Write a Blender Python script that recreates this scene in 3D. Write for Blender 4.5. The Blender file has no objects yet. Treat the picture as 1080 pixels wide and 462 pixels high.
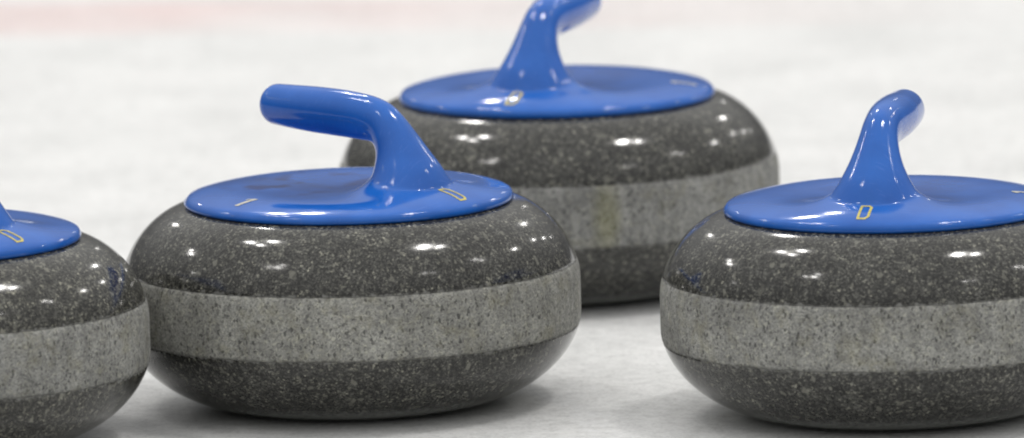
import bpy, bmesh, math, random
from mathutils import Vector, Matrix
from mathutils.bvhtree import BVHTree

scene = bpy.context.scene
COL = scene.collection
PI = math.pi

# ------------------------------------------------------------------ materials
def new_mat(name):
    m = bpy.data.materials.new(name)
    m.use_nodes = True
    nt = m.node_tree
    b = nt.nodes["Principled BSDF"]
    return m, nt, b

def N(nt, kind, **kw):
    n = nt.nodes.new(kind)
    for k, v in kw.items():
        setattr(n, k, v)
    return n

def ramp(nt, pts, interp='LINEAR'):
    r = N(nt, 'ShaderNodeValToRGB')
    r.color_ramp.interpolation = interp
    el = r.color_ramp.elements
    while len(el) > 1:
        el.remove(el[0])
    el[0].position = pts[0][0]
    el[0].color = (*pts[0][1], 1)
    for p, c in pts[1:]:
        e = el.new(p)
        e.color = (*c, 1)
    return r

def g(v):
    return (v, v, v)

def stone_coords(nt):
    """object coordinates shifted by a random amount for each stone"""
    tc = N(nt, 'ShaderNodeTexCoord')
    oi = N(nt, 'ShaderNodeObjectInfo')
    mul = N(nt, 'ShaderNodeMath', operation='MULTIPLY')
    mul.inputs[1].default_value = 7.3
    nt.links.new(oi.outputs['Random'], mul.inputs[0])
    add = N(nt, 'ShaderNodeVectorMath', operation='ADD')
    nt.links.new(tc.outputs['Object'], add.inputs[0])
    nt.links.new(mul.outputs[0], add.inputs[1])
    return add.outputs[0], tc

def mix(nt, blend, fac, a, b):
    m = N(nt, 'ShaderNodeMix', data_type='RGBA', blend_type=blend)
    for sock, v in ((m.inputs['Factor'], fac), (m.inputs['A'], a), (m.inputs['B'], b)):
        if isinstance(v, (int, float)):
            sock.default_value = v
        elif isinstance(v, tuple):
            sock.default_value = (*v, 1)
        else:
            nt.links.new(v, sock)
    return m.outputs['Result']

def granite(name, polished, stain=None):
    m, nt, b = new_mat(name)
    L = nt.links.new
    co, tc = stone_coords(nt)
    # crystals: two sizes of cells, each with a value of its own
    warp = N(nt, 'ShaderNodeTexNoise'); warp.inputs['Scale'].default_value = 420; warp.inputs['Detail'].default_value = 2
    L(co, warp.inputs['Vector'])
    wv = N(nt, 'ShaderNodeVectorMath', operation='SCALE'); wv.inputs['Scale'].default_value = 0.0016
    L(warp.outputs['Color'], wv.inputs[0])
    wa = N(nt, 'ShaderNodeVectorMath', operation='ADD'); L(co, wa.inputs[0]); L(wv.outputs[0], wa.inputs[1])
    v1 = N(nt, 'ShaderNodeTexVoronoi'); v1.inputs['Scale'].default_value = 1000
    v2 = N(nt, 'ShaderNodeTexVoronoi'); v2.inputs['Scale'].default_value = 600
    v3 = N(nt, 'ShaderNodeTexVoronoi'); v3.inputs['Scale'].default_value = 360 if polished else 720
    for v in (v1, v2):
        L(wa.outputs[0], v.inputs['Vector'])
    m3 = N(nt, 'ShaderNodeMapping'); m3.inputs['Scale'].default_value = (1, 1, .62)
    L(wa.outputs[0], m3.inputs['Vector']); L(m3.outputs[0], v3.inputs['Vector'])
    s1 = N(nt, 'ShaderNodeSeparateColor'); L(v1.outputs['Color'], s1.inputs[0])
    s2 = N(nt, 'ShaderNodeSeparateColor'); L(v2.outputs['Color'], s2.inputs[0])
    s3 = N(nt, 'ShaderNodeSeparateColor'); L(v3.outputs['Color'], s3.inputs[0])
    big = N(nt, 'ShaderNodeTexNoise'); big.inputs['Scale'].default_value = 28; big.inputs['Detail'].default_value = 3
    L(co, big.inputs['Vector'])
    if polished:
        r1 = ramp(nt, [(0, (.017, .017, .0165)), (.45, (.033, .033, .031)), (.75, (.07, .07, .065)), (1, (.118, .117, .107))])
        r2 = ramp(nt, [(0, g(.55)), (.7, g(1.0)), (.9, (1.7, 1.7, 1.6)), (1, (2.9, 2.86, 2.6))])
        L(s1.outputs[0], r1.inputs[0]); L(s2.outputs[1], r2.inputs[0])
        c = mix(nt, 'MULTIPLY', 1.0, r1.outputs[0], r2.outputs[0])
        # sparse larger pale crystals
        r3 = ramp(nt, [(0.970, g(0)), (.985, g(.75))]); L(s3.outputs[2], r3.inputs[0])
        c = mix(nt, 'MIX', r3.outputs[0], c, (.17, .168, .145))
        b.inputs['Roughness'].default_value = 0.11
        rr = ramp(nt, [(0.3, g(.085)), (.7, g(.14))]); L(big.outputs['Fac'], rr.inputs[0]); L(rr.outputs[0], b.inputs['Roughness'])
        b.inputs['Specular IOR Level'].default_value = 0.44
        bs = .08
    else:
        r1 = ramp(nt, [(0, (.15, .15, .15)), (.22, (.225, .226, .222)), (.6, (.29, .292, .28)), (1, (.37, .37, .348))])
        r2 = ramp(nt, [(0, g(.45)), (.05, g(.65)), (.09, g(.93)), (.8, g(1.0)), (1, (1.2, 1.19, 1.11))])
        L(s1.outputs[0], r1.inputs[0]); L(s2.outputs[1], r2.inputs[0])
        c = mix(nt, 'MULTIPLY', 1.0, r1.outputs[0], r2.outputs[0])
        # sparse dark pits and ochre stains
        r3 = ramp(nt, [(0.03, g(.85)), (.055, g(0))]); L(s3.outputs[2], r3.inputs[0])
        c = mix(nt, 'MIX', r3.outputs[0], c, (.06, .06, .06))
        st = N(nt, 'ShaderNodeTexNoise'); st.inputs['Scale'].default_value = 55; st.inputs['Detail'].default_value = 6
        st.inputs['Roughness'].default_value = .72
        L(co, st.inputs['Vector'])
        rs = ramp(nt, [(.52, g(0)), (.74, g(.5))]); L(st.outputs['Fac'], rs.inputs[0])
        c = mix(nt, 'MIX', rs.outputs[0], c, (.21, .195, .115))
        # faint vertical drag marks left by other stones
        mp = N(nt, 'ShaderNodeMapping'); mp.inputs['Scale'].default_value = (160, 160, 14)
        L(co, mp.inputs['Vector'])
        dg = N(nt, 'ShaderNodeTexNoise'); dg.inputs['Scale'].default_value = 1; dg.inputs['Detail'].default_value = 4
        L(mp.outputs[0], dg.inputs['Vector'])
        rd = ramp(nt, [(.3, g(.85)), (.7, g(1.1))]); L(dg.outputs['Fac'], rd.inputs[0])
        c = mix(nt, 'MULTIPLY', 1.0, c, rd.outputs[0])
        # the polish creeps unevenly over the edges of the band
        sz = N(nt, 'ShaderNodeSeparateXYZ'); L(tc.outputs['Object'], sz.inputs[0])
        zc = N(nt, 'ShaderNodeMath', operation='SUBTRACT'); L(sz.outputs['Z'], zc.inputs[0]); zc.inputs[1].default_value = .06733
        za = N(nt, 'ShaderNodeMath', operation='ABSOLUTE'); L(zc.outputs[0], za.inputs[0])
        wn = N(nt, 'ShaderNodeTexNoise'); wn.inputs['Scale'].default_value = 210; wn.inputs['Detail'].default_value = 5
        L(co, wn.inputs['Vector'])
        wm = N(nt, 'ShaderNodeMath', operation='MULTIPLY_ADD'); wm.inputs[1].default_value = .007
        L(wn.outputs['Fac'], wm.inputs[0]); L(za.outputs[0], wm.inputs[2])
        we = N(nt, 'ShaderNodeMapRange', interpolation_type='SMOOTHSTEP')
        we.inputs['From Min'].default_value = .0222; we.inputs['From Max'].default_value = .0246
        we.inputs['To Min'].default_value = 0; we.inputs['To Max'].default_value = .75
        L(wm.outputs[0], we.inputs['Value'])
        c = mix(nt, 'MIX', we.outputs[0], c, (.075, .075, .07))
        b.inputs['Roughness'].default_value = 0.72
        bs = .35
    if stain:
        # a yellowish smear on one spot of the band
        dv = N(nt, 'ShaderNodeVectorMath', operation='DISTANCE'); dv.inputs[1].default_value = stain
        mps = N(nt, 'ShaderNodeMapping'); mps.inputs['Scale'].default_value = (1, 1, .35)
        L(tc.outputs['Object'], mps.inputs['Vector']); L(mps.outputs[0], dv.inputs[0])
        sn = N(nt, 'ShaderNodeMath', operation='MULTIPLY_ADD'); sn.inputs[1].default_value = .012
        L(st.outputs['Fac'], sn.inputs[0]); L(dv.outputs['Value'], sn.inputs[2])
        sm = N(nt, 'ShaderNodeMapRange', interpolation_type='SMOOTHSTEP')
        sm.inputs['From Min'].default_value = .008; sm.inputs['From Max'].default_value = .019
        sm.inputs['To Min'].default_value = .34; sm.inputs['To Max'].default_value = 0
        L(sn.outputs[0], sm.inputs['Value'])
        c = mix(nt, 'MIX', sm.outputs[0], c, (.27, .26, .07))
    rb = ramp(nt, [(.3, g(.8)), (.7, g(1.15))]); L(big.outputs['Fac'], rb.inputs[0])
    c = mix(nt, 'MULTIPLY', 1.0, c, rb.outputs[0])
    cl = N(nt, 'ShaderNodeTexNoise'); cl.inputs['Scale'].default_value = 120; cl.inputs['Detail'].default_value = 4
    cl.inputs['Roughness'].default_value = .6
    L(co, cl.inputs['Vector'])
    rcl = ramp(nt, [(.3, g(.68)), (.5, g(.98)), (.7, g(1.38))] if polished else [(.3, g(.74)), (.5, (.90, .905, .91)), (.7, (1.04, 1.045, 1.05))])
    L(cl.outputs['Fac'], rcl.inputs[0])
    c = mix(nt, 'MULTIPLY', 1.0, c, rcl.outputs[0])
    oi2 = N(nt, 'ShaderNodeObjectInfo')
    ro = ramp(nt, [(0, (.90, .90, .90)), (1, (1.12, 1.11, 1.06))]); L(oi2.outputs['Random'], ro.inputs[0])
    c = mix(nt, 'MULTIPLY', 1.0, c, ro.outputs[0])
    if polished:
        sz = N(nt, 'ShaderNodeSeparateXYZ'); L(tc.outputs['Object'], sz.inputs[0])
        zc = N(nt, 'ShaderNodeMath', operation='SUBTRACT'); L(sz.outputs['Z'], zc.inputs[0]); zc.inputs[1].default_value = .06743
        za = N(nt, 'ShaderNodeMath', operation='ABSOLUTE'); L(zc.outputs[0], za.inputs[0])
        wn = N(nt, 'ShaderNodeTexNoise'); wn.inputs['Scale'].default_value = 260; wn.inputs['Detail'].default_value = 4
        L(co, wn.inputs['Vector'])
        wm = N(nt, 'ShaderNodeMath', operation='MULTIPLY_ADD'); wm.inputs[1].default_value = -.0085
        L(wn.outputs['Fac'], wm.inputs[0]); L(za.outputs[0], wm.inputs[2])
        we = N(nt, 'ShaderNodeMapRange'); we.inputs['From Min'].default_value = .0152; we.inputs['From Max'].default_value = .0172
        we.inputs['To Min'].default_value = 1; we.inputs['To Max'].default_value = 0
        L(wm.outputs[0], we.inputs['Value'])
        c = mix(nt, 'MIX', we.outputs[0], c, (.19, .19, .18))
        # light reflected from the ice, painted as a paler tone near the running edge
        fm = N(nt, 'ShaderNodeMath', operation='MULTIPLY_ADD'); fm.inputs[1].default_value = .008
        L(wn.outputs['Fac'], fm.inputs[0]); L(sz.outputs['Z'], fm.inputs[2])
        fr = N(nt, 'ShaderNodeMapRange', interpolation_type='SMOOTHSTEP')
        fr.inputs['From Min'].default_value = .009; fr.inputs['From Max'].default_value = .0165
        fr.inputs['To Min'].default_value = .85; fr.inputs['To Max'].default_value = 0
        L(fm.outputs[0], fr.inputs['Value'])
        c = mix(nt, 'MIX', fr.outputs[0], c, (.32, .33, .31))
        rf = N(nt, 'ShaderNodeMath', operation='MULTIPLY_ADD'); rf.inputs[1].default_value = .5
        L(we.outputs[0], rf.inputs[0]); L(rr.outputs[0], rf.inputs[2]); L(rf.outputs[0], b.inputs['Roughness'])
    L(c, b.inputs['Base Color'])
    bump = N(nt, 'ShaderNodeBump'); bump.inputs['Strength'].default_value = bs; bump.inputs['Distance'].default_value = .0004
    L(s1.outputs[1] if not polished else big.outputs['Fac'], bump.inputs['Height'])
    L(bump.outputs[0], b.inputs['Normal'])
    return m

def plastic(name, wear):
    m, nt, b = new_mat(name)
    L = nt.links.new
    co, tc = stone_coords(nt)
    n1 = N(nt, 'ShaderNodeTexNoise'); n1.inputs['Scale'].default_value = 38; n1.inputs['Detail'].default_value = 6
    L(co, n1.inputs['Vector'])
    r1 = ramp(nt, [(.3, (.008, .094, .41)), (.7, (.013, .124, .505))])
    L(n1.outputs['Fac'], r1.inputs[0])
    c = r1.outputs[0]
    # dark worn smudges on the flat of the cap, under the grip
    sx = N(nt, 'ShaderNodeSeparateXYZ'); L(tc.outputs['Object'], sx.inputs[0])
    def band(sock, lo0, lo1, hi1, hi0):
        a = N(nt, 'ShaderNodeMapRange', interpolation_type='SMOOTHSTEP')
        a.inputs['From Min'].default_value = lo0; a.inputs['From Max'].default_value = lo1
        L(sock, a.inputs['Value'])
        d = N(nt, 'ShaderNodeMapRange', interpolation_type='SMOOTHSTEP')
        d.inputs['From Min'].default_value = hi1; d.inputs['From Max'].default_value = hi0
        d.inputs['To Min'].default_value = 1; d.inputs['To Max'].default_value = 0
        L(sock, d.inputs['Value'])
        p = N(nt, 'ShaderNodeMath', operation='MULTIPLY')
        L(a.outputs[0], p.inputs[0]); L(d.outputs[0], p.inputs[1])
        return p.outputs[0]
    my = band(sx.outputs['Y'], -.01, .01, .05, .075)
    mx = band(sx.outputs['X'], -.062, -.045, .03, .05)
    mz = band(sx.outputs['Z'], .10, .11, .142, .146)
    n2 = N(nt, 'ShaderNodeTexNoise'); n2.inputs['Scale'].default_value = 48; n2.inputs['Detail'].default_value = 2.5
    L(co, n2.inputs['Vector'])
    r2 = ramp(nt, [(.50, g(0)), (.62, g(.75))]); L(n2.outputs['Fac'], r2.inputs[0])
    p = N(nt, 'ShaderNodeMath', operation='MULTIPLY'); L(my, p.inputs[0]); L(mx, p.inputs[1])
    p2 = N(nt, 'ShaderNodeMath', operation='MULTIPLY'); L(p.outputs[0], p2.inputs[0]); L(mz, p2.inputs[1])
    p3 = N(nt, 'ShaderNodeMath', operation='MULTIPLY'); L(p2.outputs[0], p3.inputs[0]); L(r2.outputs[0], p3.inputs[1])
    p4 = N(nt, 'ShaderNodeMath', operation='MULTIPLY'); p4.inputs[1].default_value = wear
    L(p3.outputs[0], p4.inputs[0])
    c = mix(nt, 'MIX', p4.outputs[0], c, (.002, .012, .12))
    # fine scuffs
    sc = N(nt, 'ShaderNodeMapping'); sc.inputs['Scale'].default_value = (60, 900, 200); sc.inputs['Rotation'].default_value = (.3, .2, .7)
    L(co, sc.inputs['Vector'])
    ns = N(nt, 'ShaderNodeTexNoise'); ns.inputs['Scale'].default_value = 1; ns.inputs['Detail'].default_value = 3
    L(sc.outputs[0], ns.inputs['Vector'])
    rs = ramp(nt, [(.60, g(0)), (.72, g(.22))]); L(ns.outputs['Fac'], rs.inputs[0])
    c = mix(nt, 'MIX', rs.outputs[0], c, (.09, .20, .60))
    L(c, b.inputs['Base Color'])
    rr = ramp(nt, [(.35, g(.07)), (.7, g(.14))]); L(n1.outputs['Fac'], rr.inputs[0]); L(rr.outputs[0], b.inputs['Roughness'])
    b.inputs['Specular IOR Level'].default_value = .44
    n3 = N(nt, 'ShaderNodeTexNoise'); n3.inputs['Scale'].default_value = 190; n3.inputs['Detail'].default_value = 4
    L(co, n3.inputs['Vector'])
    bump = N(nt, 'ShaderNodeBump'); bump.inputs['Strength'].default_value = .035; bump.inputs['Distance'].default_value = .0006
    L(n3.outputs['Fac'], bump.inputs['Height']); L(bump.outputs[0], b.inputs['Normal'])
    return m

def paint(name, c0, c1, rough):
    m, nt, b = new_mat(name)
    tc = N(nt, 'ShaderNodeTexCoord')
    n = N(nt, 'ShaderNodeTexNoise'); n.inputs['Scale'].default_value = 500
    nt.links.new(tc.outputs['Object'], n.inputs['Vector'])
    r = ramp(nt, [(.35, c0), (.65, c1)])
    nt.links.new(n.outputs['Fac'], r.inputs[0]); nt.links.new(r.outputs[0], b.inputs['Base Color'])
    b.inputs['Roughness'].default_value = rough
    return m

def ice_material():
    m, nt, b = new_mat('ice')
    L = nt.links.new
    tc = N(nt, 'ShaderNodeTexCoord')
    co = tc.outputs['Object']
    n1 = N(nt, 'ShaderNodeTexNoise'); n1.inputs['Scale'].default_value = 9; n1.inputs['Detail'].default_value = 6
    n1.inputs['Roughness'].default_value = .65
    L(co, n1.inputs['Vector'])
    r1 = ramp(nt, [(.3, (.70, .705, .70)), (.5, (.797, .80, .795)), (.72, (.868, .87, .864))])
    L(n1.outputs['Fac'], r1.inputs[0])
    c = r1.outputs[0]
    # frosty specks between the pebbles
    n2 = N(nt, 'ShaderNodeTexNoise'); n2.inputs['Scale'].default_value = 95; n2.inputs['Detail'].default_value = 5
    n2.inputs['Roughness'].default_value = .7
    L(co, n2.inputs['Vector'])
    r2 = ramp(nt, [(.3, g(.76)), (.5, g(.97)), (.7, g(1.07))]); L(n2.outputs['Fac'], r2.inputs[0])
    c = mix(nt, 'MULTIPLY', 1.0, c, r2.outputs[0])
    n5 = N(nt, 'ShaderNodeTexNoise'); n5.inputs['Scale'].default_value = 380; n5.inputs['Detail'].default_value = 3
    L(co, n5.inputs['Vector'])
    r5 = ramp(nt, [(.3, g(.86)), (.55, g(1.0)), (.75, g(1.07))]); L(n5.outputs['Fac'], r5.inputs[0])
    c = mix(nt, 'MULTIPLY', 1.0, c, r5.outputs[0])
    # red line painted under the ice, showing pale pink through it
    sx = N(nt, 'ShaderNodeSeparateXYZ'); L(co, sx.inputs[0])
    # signed distance to the line  y = y0 + k x
    kx = N(nt, 'ShaderNodeMath', operation='MULTIPLY_ADD'); kx.inputs[1].default_value = LINE_K; kx.inputs[2].default_value = LINE_Y
    L(sx.outputs['X'], kx.inputs[0])
    df = N(nt, 'ShaderNodeMath', operation='SUBTRACT'); L(sx.outputs['Y'], df.inputs[0]); L(kx.outputs[0], df.inputs[1])
    ab = N(nt, 'ShaderNodeMath', operation='ABSOLUTE'); L(df.outputs[0], ab.inputs[0])
    mr = N(nt, 'ShaderNodeMapRange', interpolation_type='SMOOTHSTEP')
    mr.inputs['From Min'].default_value = LINE_W - .015; mr.inputs['From Max'].default_value = LINE_W + .02
    mr.inputs['To Min'].default_value = 1; mr.inputs['To Max'].default_value = 0
    L(ab.outputs[0], mr.inputs['Value'])
    fx = N(nt, 'ShaderNodeMapRange'); fx.inputs['From Min'].default_value = -.28; fx.inputs['From Max'].default_value = .5
    fx.inputs['To Min'].default_value = .33; fx.inputs['To Max'].default_value = .0
    L(sx.outputs['X'], fx.inputs['Value'])
    n4 = N(nt, 'ShaderNodeTexNoise'); n4.inputs['Scale'].default_value = 5; n4.inputs['Detail'].default_value = 4
    L(co, n4.inputs['Vector'])
    r4 = ramp(nt, [(.3, g(.35)), (.65, g(1))]); L(n4.outputs['Fac'], r4.inputs[0])
    q = N(nt, 'ShaderNodeMath', operation='MULTIPLY'); L(mr.outputs[0], q.inputs[0]); L(fx.outputs[0], q.inputs[1])
    q2 = N(nt, 'ShaderNodeMath', operation='MULTIPLY'); L(q.outputs[0], q2.inputs[0]); L(r4.outputs[0], q2.inputs[1])
    c = mix(nt, 'MIX', q2.outputs[0], c, (.78, .30, .27))
    L(c, b.inputs['Base Color'])
    b.inputs['Roughness'].default_value = .3
    b.inputs['Subsurface Weight'].default_value = .7
    b.inputs['Subsurface Radius'].default_value = (1, 1, 1)
    b.inputs['Subsurface Scale'].default_value = .028
    b.inputs['Specular IOR Level'].default_value = .22
    # pebble
    v = N(nt, 'ShaderNodeTexVoronoi'); v.feature = 'SMOOTH_F1'; v.inputs['Scale'].default_value = 120
    L(co, v.inputs['Vector'])
    bump = N(nt, 'ShaderNodeBump'); bump.inputs['Strength'].default_value = .35; bump.inputs['Distance'].default_value = .0012
    bump.invert = True
    L(v.outputs['Distance'], bump.inputs['Height'])
    b2 = N(nt, 'ShaderNodeBump'); b2.inputs['Strength'].default_value = .25; b2.inputs['Distance'].default_value = .001
    L(n2.outputs['Fac'], b2.inputs['Height']); L(bump.outputs[0], b2.inputs['Normal'])
    L(b2.outputs[0], b.inputs['Normal'])
    return m

LINE_Y, LINE_K, LINE_W = 1.80, -.10, .085

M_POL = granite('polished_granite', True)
M_BAND = granite('rough_granite', False)
M_BLUE = plastic('blue_plastic', .12)
M_BLUE_WORN = plastic('worn_blue_plastic', 1.0)
M_BAND_STAINED = granite('stained_granite', False, (.0724, -.124, .067 * .35))
M_GOLD = paint('gold_paint', (.46, .38, .06), (.62, .54, .14), .6)
M_WORN = paint('worn_paint', (.42, .40, .33), (.56, .54, .46), .6)
M_ICE = ice_material()

# ------------------------------------------------------------------ helpers
def link_mesh(name, verts, faces, mat, parent=None, smooth=True, normals=None):
    me = bpy.data.meshes.new(name)
    me.from_pydata([tuple(v) for v in verts], [], faces)
    me.materials.append(mat)
    if smooth:
        me.polygons.foreach_set('use_smooth', [True] * len(me.polygons))
    if normals:
        me.normals_split_custom_set_from_vertices([tuple(n) for n in normals])
    me.update()
    o = bpy.data.objects.new(name, me)
    COL.objects.link(o)
    if parent:
        o.parent = parent
    return o

def lathe(profile, n=192, closed=False):
    verts, faces = [], []
    for r, z in profile:
        for k in range(n):
            a = 2 * PI * k / n
            verts.append((r * math.cos(a), r * math.sin(a), z))
    m = len(profile)
    for i in range(m - 1 if not closed else m):
        j = (i + 1) % m
        for k in range(n):
            l = (k + 1) % n
            faces.append((i * n + k, i * n + l, j * n + l, j * n + k))
    return verts, faces

# ------------------------------------------------------------------ the stone
R = .144
ZBT, ZBB = .08771, .04694            # edges of the rough band
ZU, ZL = .07587, .05516              # the side is upright between these heights
RC, ZC = .1032, .1282

def upper_profile(n=64):
    out = []
    r0, z1 = RC - .003, ZC - .0014
    for i in range(n + 1):
        t = PI / 2 * i / n
        out.append((r0 + (R - r0) * math.cos(t) ** (2 / 1.6905), ZU + (z1 - ZU) * math.sin(t) ** (2 / 1.8467)))
    return out

def lower_profile(n=64):
    out = []
    rb = .0723
    for i in range(n + 1):
        t = PI / 2 * i / n
        out.append((rb + (R - rb) * math.cos(t) ** (2 / 1.8211), ZL - ZL * math.sin(t) ** (2 / 1.829)))
    return out

def side_radius(z):
    P = lower_profile()[::-1] + upper_profile()
    for (r1, z1), (r2, z2) in zip(P, P[1:]):
        if z1 <= z <= z2 and z2 > z1:
            return r1 + (r2 - r1) * (z - z1) / (z2 - z1)
    return R

def body_mesh():
    lo = [p for p in lower_profile()[::-1] if p[1] < ZBB - .0004]       # from the base up to the band
    up = [p for p in upper_profile() if p[1] > ZBT + .0004]
    rec = .0016                           # the band sits in a shallow recess
    ra, rb = side_radius(ZBB), side_radius(ZBT)
    prof = [(.003, .006), (.055, .006), (.063, .0030), (.0665, .0006)] + lo
    prof += [(ra, ZBB), (ra - rec, ZBB + .0003), (R - rec - .0004, (ZBB + ZBT) / 2), (rb - rec, ZBT - .0003), (rb, ZBT)] + up
    prof += [(.085, ZC - .0014), (.003, ZC - .0014)]
    v, f = lathe(prof)
    m = len(prof)
    f.append(tuple(range(191, -1, -1)))
    f.append(tuple((m - 1) * 192 + k for k in range(192)))
    return v, f

def band_mesh():
    a, e, n = ZBB - .0001, ZBT + .0001, 20
    prof = [(side_radius(a) - .0014, a + .0006)]
    for i in range(n + 1):
        z = a + (e - a) * i / n
        prof.append((side_radius(z) + (.0002 if 0 < i < n else -.0001), z))
    prof.append((side_radius(e) - .0014, e - .0006))
    return lathe(prof, closed=True)

CAP_PTS = [(.0, .1353), (.03, .1357), (.05, .1364), (.065, .1370), (.078, .1368), (.087, .1358), (.0935, .1346),
           (.0975, .1336), (.1008, .1325), (.1028, .1311), (.1034, .1294)]

def cap_z(r):
    P = CAP_PTS
    if r >= P[-1][0]:
        return P[-1][1]
    for i in range(len(P) - 1):
        if P[i][0] <= r <= P[i + 1][0]:
            (x1, y1), (x2, y2) = P[i], P[i + 1]
            def slope(k):
                if k <= 0: return 0.
                if k >= len(P) - 1: return (P[-1][1] - P[-2][1]) / (P[-1][0] - P[-2][0])
                return (P[k + 1][1] - P[k - 1][1]) / (P[k + 1][0] - P[k - 1][0])
            h = x2 - x1
            t = (r - x1) / h
            m1, m2 = slope(i) * h, slope(i + 1) * h
            return ((2 * t**3 - 3 * t**2 + 1) * y1 + (t**3 - 2 * t**2 + t) * m1 + (-2 * t**3 + 3 * t**2) * y2 + (t**3 - t**2) * m2)
    return P[-1][1]

def catmull(P, n):
    out = []
    for i in range(len(P) - 1):
        p0, p1, p2, p3 = P[max(i - 1, 0)], P[i], P[i + 1], P[min(i + 2, len(P) - 1)]
        for k in range(n):
            t = k / n
            out.append(tuple(.5 * (2 * b + (c - a) * t + (2 * a - 5 * b + 4 * c - d) * t * t + (3 * b - a - 3 * c + d) * t**3)
                             for a, b, c, d in zip(p0, p1, p2, p3)))
    out.append(tuple(P[-1]))
    return out

NR = 128
# sections through grip and neck: lower/inner point y z, upper/outer point y z, half width across
SPINE = [(.0570, .1690, .0570, .1950, .0130), (.0430, .1681, .0420, .1957, .0138), (.0270, .1675, .0240, .1965, .0143),
         (.0120, .1673, .0060, .1967, .0138), (.0000, .1672, -.0100, .1962, .0129), (-.0100, .1671, -.0230, .1948, .0120),
         (-.0185, .1669, -.0340, .1914, .0118), (-.0240, .1662, -.0425, .1854, .0123), (-.0272, .1648, -.0502, .1775, .0136),
         (-.0292, .1626, -.0572, .1694, .0154), (-.0302, .1598, -.0640, .1612, .0177), (-.0304, .1562, -.0698, .1541, .0204),
         (-.0302, .1520, -.0742, .1470, .0235), (-.0295, .1475, -.0776, .1408, .0270)]
FOOT_Y = -.0535

def handle_rings(rise):
    rings = []
    lift = lambda y: rise * max(0., (y + .015) / .072)
    S = [(a, b + lift(a), c, d + lift(c), e) for a, b, c, d, e in catmull(SPINE, 8)]
    u = Vector((1, 0, 0))
    for i, (iy, iz, oy, oz, b) in enumerate(S):
        I, O = Vector((0, iy, iz)), Vector((0, oy, oz))
        c, nrm = (I + O) / 2, (O - I) / 2
        if i == 0:
            # rounded end of the grip
            t = nrm.normalized().cross(u) * -1
            if t.y < 0:
                t = -t
            a = nrm.length
            rings.append(c + t * (a * .82))
            for k in range(1, 9):
                q = PI / 2 * k / 9
                s, d = math.sin(q) ** .85, math.cos(q)
                cc = c + t * (d * a * .82)
                rings.append([cc + u * (b * s * math.cos(p)) + nrm * (s * math.sin(p)) for p in [2 * PI * j / NR for j in range(NR)]])
        rings.append([c + u * (b * math.cos(p)) + nrm * math.sin(p) for p in [2 * PI * j / NR for j in range(NR)]])
    foot = len(rings) - 1
    # from the foot of the neck out to the rim of the cap
    E0 = rings[-1]
    K = 46
    for k in range(1, K + 1):
        t = k / K
        t = t ** 1.25
        ring = []
        for j in range(NR):
            p = E0[j]
            d = Vector((p.x, p.y - FOOT_Y, 0)).normalized()
            # where the ray from the foot meets the rim
            o = Vector((p.x, p.y, 0))
            bq = o.dot(d); cq = o.dot(o) - .1034 ** 2
            s = -bq + math.sqrt(max(bq * bq - cq, 0))
            dist = s * t
            q = o + d * dist
            base = cap_z(min(q.length, .1034))
            k_ = -d.y                      # 1 on the outer side, -1 under the grip
            fall = math.exp(-dist / (.0115 + (.0085 * k_ if k_ > 0 else .0045 * k_)))
            fall *= 1 - t ** 3
            ring.append(Vector((q.x, q.y, base + (p.z - base) * fall)))
        rings.append(ring)
    # under the rim
    for r, z in ((.1034, .1280), (.1028, .1271), (.099, .1268)):
        rings.append([Vector((v.x, v.y, 0)).normalized() * r + Vector((0, 0, z)) for v in rings[-1]])
    return rings, foot

def build_handle(rise):
    rings, foot = handle_rings(rise)
    verts = [rings[0]]
    faces = []
    for r in rings[1:]:
        verts += r
    for j in range(NR):
        faces.append((0, 1 + (j + 1) % NR, 1 + j))
    nr = len(rings) - 1
    for i in range(nr - 1):
        for j in range(NR):
            l = (j + 1) % NR
            faces.append((1 + i * NR + j, 1 + i * NR + l, 1 + (i + 1) * NR + l, 1 + (i + 1) * NR + j))
    # relax the zone where the neck runs out into the cap
    f0, f1 = foot - 34, foot + 30
    for it in range(10):
        nv = list(verts)
        for i in range(max(f0, 2), min(f1, nr - 6)):
            w = .5 * min(1, (i - f0) / 14, (f1 - i) / 14)
            for j in range(NR):
                a = 1 + (i - 1) * NR + j
                up_, dn_ = a - NR, a + NR
                nv[a] = verts[a].lerp((verts[up_] + verts[dn_]) / 2, max(0, w))
        verts = nv
    bm = bmesh.new()
    bv = [bm.verts.new(v) for v in verts]
    for f in faces:
        bm.faces.new([bv[k] for k in f])
    bmesh.ops.recalc_face_normals(bm, faces=bm.faces)
    bm.normal_update()
    nor = [v.normal.copy() for v in bv]
    if nor[1 + 40 * NR].dot(verts[1 + 40 * NR] - verts[1 + 40 * NR + NR // 2]) < 0:
        bmesh.ops.reverse_faces(bm, faces=bm.faces); bm.normal_update()
        nor = [v.normal.copy() for v in bv]
    bm.faces.ensure_lookup_table(); bm.verts.index_update()
    allf = [tuple(v.index for v in f.verts) for f in bm.faces]
    bvh = BVHTree.FromBMesh(bm)
    bm.free()
    cut = 1 + (foot - 1) * NR
    grip_f = [f for f in allf if min(f) < cut]
    cap_f = [f for f in allf if min(f) >= cut]
    def sub(fs):
        ids = sorted({k for f in fs for k in f}); mp = {k: i for i, k in enumerate(ids)}
        return [verts[k] for k in ids], [tuple(mp[k] for k in f) for f in fs], [nor[k] for k in ids]
    return sub(grip_f), sub(cap_f), bvh

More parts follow.
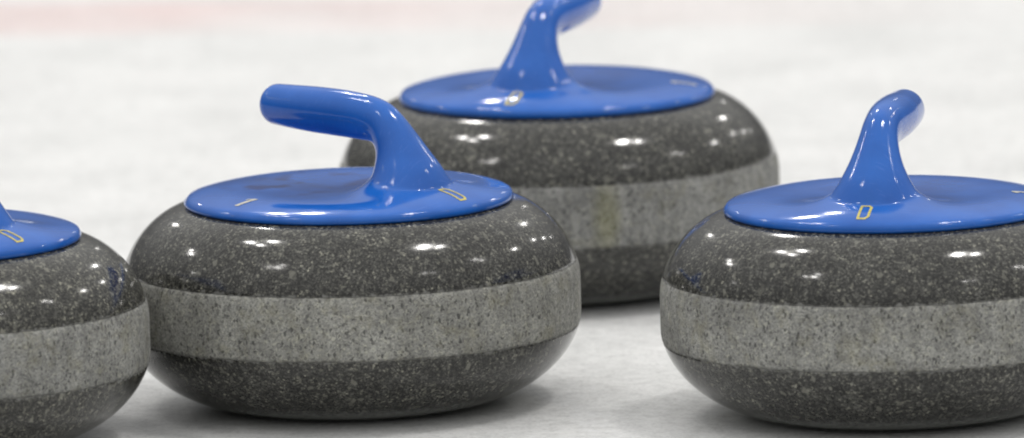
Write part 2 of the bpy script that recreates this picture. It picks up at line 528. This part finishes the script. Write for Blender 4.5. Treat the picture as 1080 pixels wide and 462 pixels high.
def stroke_on_surface(loops, bvh, ang, r0, lift=.00025):
    """thin raised paint: quads given as (u across, v outward from the top of the letter) laid on the cap"""
    V, F = [], []
    ca, sa = math.cos(ang), math.sin(ang)
    for quad in loops:
        (a, b, c, d) = quad
        nu, nv = 10, 3
        base = len(V)
        for i in range(nu + 1):
            s = i / nu
            for k in range(nv + 1):
                t = k / nv
                u = (a[0] * (1 - s) + b[0] * s) * (1 - t) + (d[0] * (1 - s) + c[0] * s) * t
                v = (a[1] * (1 - s) + b[1] * s) * (1 - t) + (d[1] * (1 - s) + c[1] * s) * t
                x, y = u, -(r0 - v)                  # outward is -Y
                X, Y = x * ca - y * sa, x * sa + y * ca
                hit, nrm, _, _ = bvh.ray_cast(Vector((X, Y, .1600)), Vector((0, 0, -1)))
                if hit is None:
                    hit, nrm = Vector((X, Y, .137)), Vector((0, 0, 1))
                if nrm.z < 0: nrm = -nrm
                V.append(hit + nrm * lift)
        for i in range(nu):
            for k in range(nv):
                p = base + i * (nv + 1) + k
                F.append((p, p + nv + 1, p + nv + 2, p + 1))
    return V, F

def outline_quads(pts, w, closed=True):
    """a band of width w inside the polygon pts, mitred"""
    n = len(pts)
    inner = []
    for i in range(n):
        p0, p1, p2 = Vector(pts[i - 1]), Vector(pts[i]), Vector(pts[(i + 1) % n])
        d1, d2 = (p1 - p0).normalized(), (p2 - p1).normalized()
        n1, n2 = Vector((-d1.y, d1.x)), Vector((-d2.y, d2.x))
        m = (n1 + n2).normalized()
        inner.append(p1 + m * (w / max(.35, m.dot(n1))))
    return [(pts[i], pts[(i + 1) % n], inner[(i + 1) % n], inner[i]) for i in range(n)]

def letter_quads():
    # italic outlined D, u across, v up (towards the neck)
    h, w, sl = .0190, .0078, .0
    raw = [(-w / 2, 0), (w / 2 - .0022, 0), (w / 2, .0026), (w / 2, h - .0026), (w / 2 - .0022, h), (-w / 2, h)]
    pts = [(x + sl * (y - h / 2), y - h / 2) for x, y in raw]
    return outline_quads(pts, .0016)

def numeral_quads():
    h, w = .0170, .0034
    q = [((-w / 2, -h / 2), (w / 2, -h / 2), (w / 2, h / 2), (-w / 2, h / 2))]
    q.append(((-w / 2 - .0032, h / 2 - .0052), (-w / 2 - .0032, h / 2 - .0028), (-w / 2, h / 2), (-w / 2, h / 2 - .0030)))
    return q

def tag(o, label, cat, group=None):
    o['label'] = label
    o['category'] = cat
    if group:
        o['group'] = group

def make_stone(rise, blue, band, sides):
    root = bpy.data.objects.new('curling_stone', None)
    root.empty_display_size = .05
    COL.objects.link(root)
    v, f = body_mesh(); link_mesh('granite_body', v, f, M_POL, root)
    v, f = band_mesh(); link_mesh('striking_band', v, f, band, root)
    grip, cap, bvh = build_handle(rise)
    c = link_mesh('handle_cap', cap[0], cap[1], blue, root, normals=cap[2])
    link_mesh('grip', grip[0], grip[1], blue, root, normals=grip[2])
    v, f = stroke_on_surface(letter_quads(), bvh, 0, .0878)
    link_mesh('letter', v, f, M_GOLD, c)
    for s in sides:
        v, f = stroke_on_surface(numeral_quads(), bvh, s * math.radians(97), .0845)
        link_mesh('numeral', v, f, M_WORN, c)
    return root

PLACES = [   # place, turn of the handle, rise of the grip towards its end
    ((0, 0, 0), 48, .002, M_BLUE_WORN, M_BAND, (-1,), 'whole curling stone between two others, its blue grip pointing left over the cap'),
    ((.33607, -.09491, 0), -12, -.001, M_BLUE, M_BAND, (1,), 'curling stone cut by the right edge, its blue grip pointing away from the viewer'),
    ((.13804, .44359, 0), -19, 0., M_BLUE, M_BAND_STAINED, (1,), 'blurred curling stone standing farthest back, top of its grip out of frame'),
    ((-.26946, -.1215, 0), 44, .001, M_BLUE, M_BAND, (), 'curling stone at the left edge with only its right side and cap edge showing'),
]
for loc, az, rise, blue, band, sides, label in PLACES:      # the grips are moulded a little differently, so each handle is built for itself
    o = make_stone(rise, blue, band, sides)
    o.location = loc
    o.rotation_euler = (0, 0, math.radians(az))
    tag(o, label, 'curling stone', 'blue handled curling stones on the ice')

# ------------------------------------------------------------------ the ice
ice = link_mesh('ice', [(-40, -40, 0), (40, -40, 0), (40, 60, 0), (-40, 60, 0)], [(0, 1, 2, 3)], M_ICE, smooth=False)
ice['kind'] = 'structure'

# ------------------------------------------------------------------ light of the rink
world = bpy.data.worlds.new('World')
scene.world = world
world.use_nodes = True
nt = world.node_tree
bg = nt.nodes['Background']
# pale ceiling overhead, darker walls and stands towards the horizon
tcw = N(nt, 'ShaderNodeTexCoord')
sxw = N(nt, 'ShaderNodeSeparateXYZ')
nt.links.new(tcw.outputs['Generated'], sxw.inputs[0])
rw = ramp(nt, [(.0, (.16, .16, .165)), (.12, (.20, .20, .205)), (.3, (.52, .52, .515)), (.6, (1.0, .995, .98)), (1, (1.3, 1.295, 1.275))])
nt.links.new(sxw.outputs['Z'], rw.inputs[0])
nt.links.new(rw.outputs[0], bg.inputs['Color'])
bg.inputs['Strength'].default_value = .90

LAMP_GAIN = .66
def lamp(x, y, z, sx, sy, power, rz=0):
    d = bpy.data.lights.new('ceiling_lamp', 'AREA')
    d.shape = 'RECTANGLE'
    d.size, d.size_y = sx, sy
    d.energy = power
    d.color = (1, .975, .94)
    o = bpy.data.objects.new('ceiling_lamp', d)
    o.location = (x, y, z)
    o.rotation_euler = (0, 0, rz)
    COL.objects.link(o)
    return o

LAMPS = [   # x, y on the 6 m high ceiling, size, power: lights over the neighbouring sheets of ice
    (-2.75, 2.2, .30, 40), (-2.6, 1.45, .24, 24), (-2.0, 1.85, .30, 40),
    (2.4, .2, .48, 130), (3.0, .45, .30, 44),
    (-3.8, -2.1, .22, 9), (-3.4, -2.4, .28, 20), (-3.0, -2.1, .22, 9),
    (4.4, -4.1, .26, 10), (4.9, -3.8, .2, 6),
    (-6.8, 3.8, .38, 50), (-6.3, 4.2, .30, 26), (-10.5, 1.6, .3, 14),
    (6.2, -.3, .30, 16), (6.8, .0, .26, 14),
    (7.9, 4.1, .42, 55), (5.6, 10., .5, 70), (8.6, 8.8, .4, 50), (10.1, 13.1, .5, 55), (12.1, 19.5, .5, 36), (-4.8, 13.4, .5, 70),
    (-1.15, 7.0, .5, 90), (-.55, 7.4, .42, 60), (4.6, 24., .7, 30),
]
for X, Y, S_, P_ in LAMPS:
    lamp(X, Y, 6.0, S_ * .60, S_ * 1.15, P_ * LAMP_GAIN)

# ------------------------------------------------------------------ camera
F_PX, DIST, PITCH, ROLL, CX, CY = 17289.82, 10.28934, .152318, -.0263898, 370.265, 311.189
W0, H0 = 1080., 462.
fw = Vector((0, math.cos(PITCH), -math.sin(PITCH)))
T = Vector((0, 0, (ZBT + ZBB) / 2))
right = Vector((1, 0, 0)); up = right.cross(fw)
c, s = math.cos(ROLL), math.sin(ROLL)
r2 = right * c + up * s
u2 = right * -s + up * c
cam = bpy.data.cameras.new('camera')
co = bpy.data.objects.new('camera', cam)
COL.objects.link(co)
mw = Matrix((r2, u2, -fw)).transposed().to_4x4()
mw.translation = T - fw * DIST
co.matrix_world = mw
cam.sensor_width = 36
cam.lens = F_PX / W0 * 36
cam.shift_x = (W0 / 2 - CX) / W0
cam.shift_y = (CY - H0 / 2) / W0
cam.clip_start = .5
cam.clip_end = 300
cam.dof.use_dof = True
cam.dof.focus_distance = DIST - .11
cam.dof.aperture_fstop = cam.lens / 1000 / .07
scene.camera = co

scene.cycles.filter_width = 2.1      # the photograph is a little soft
scene.view_settings.view_transform = 'Standard'
scene.view_settings.look = 'None'
scene.view_settings.exposure = 0
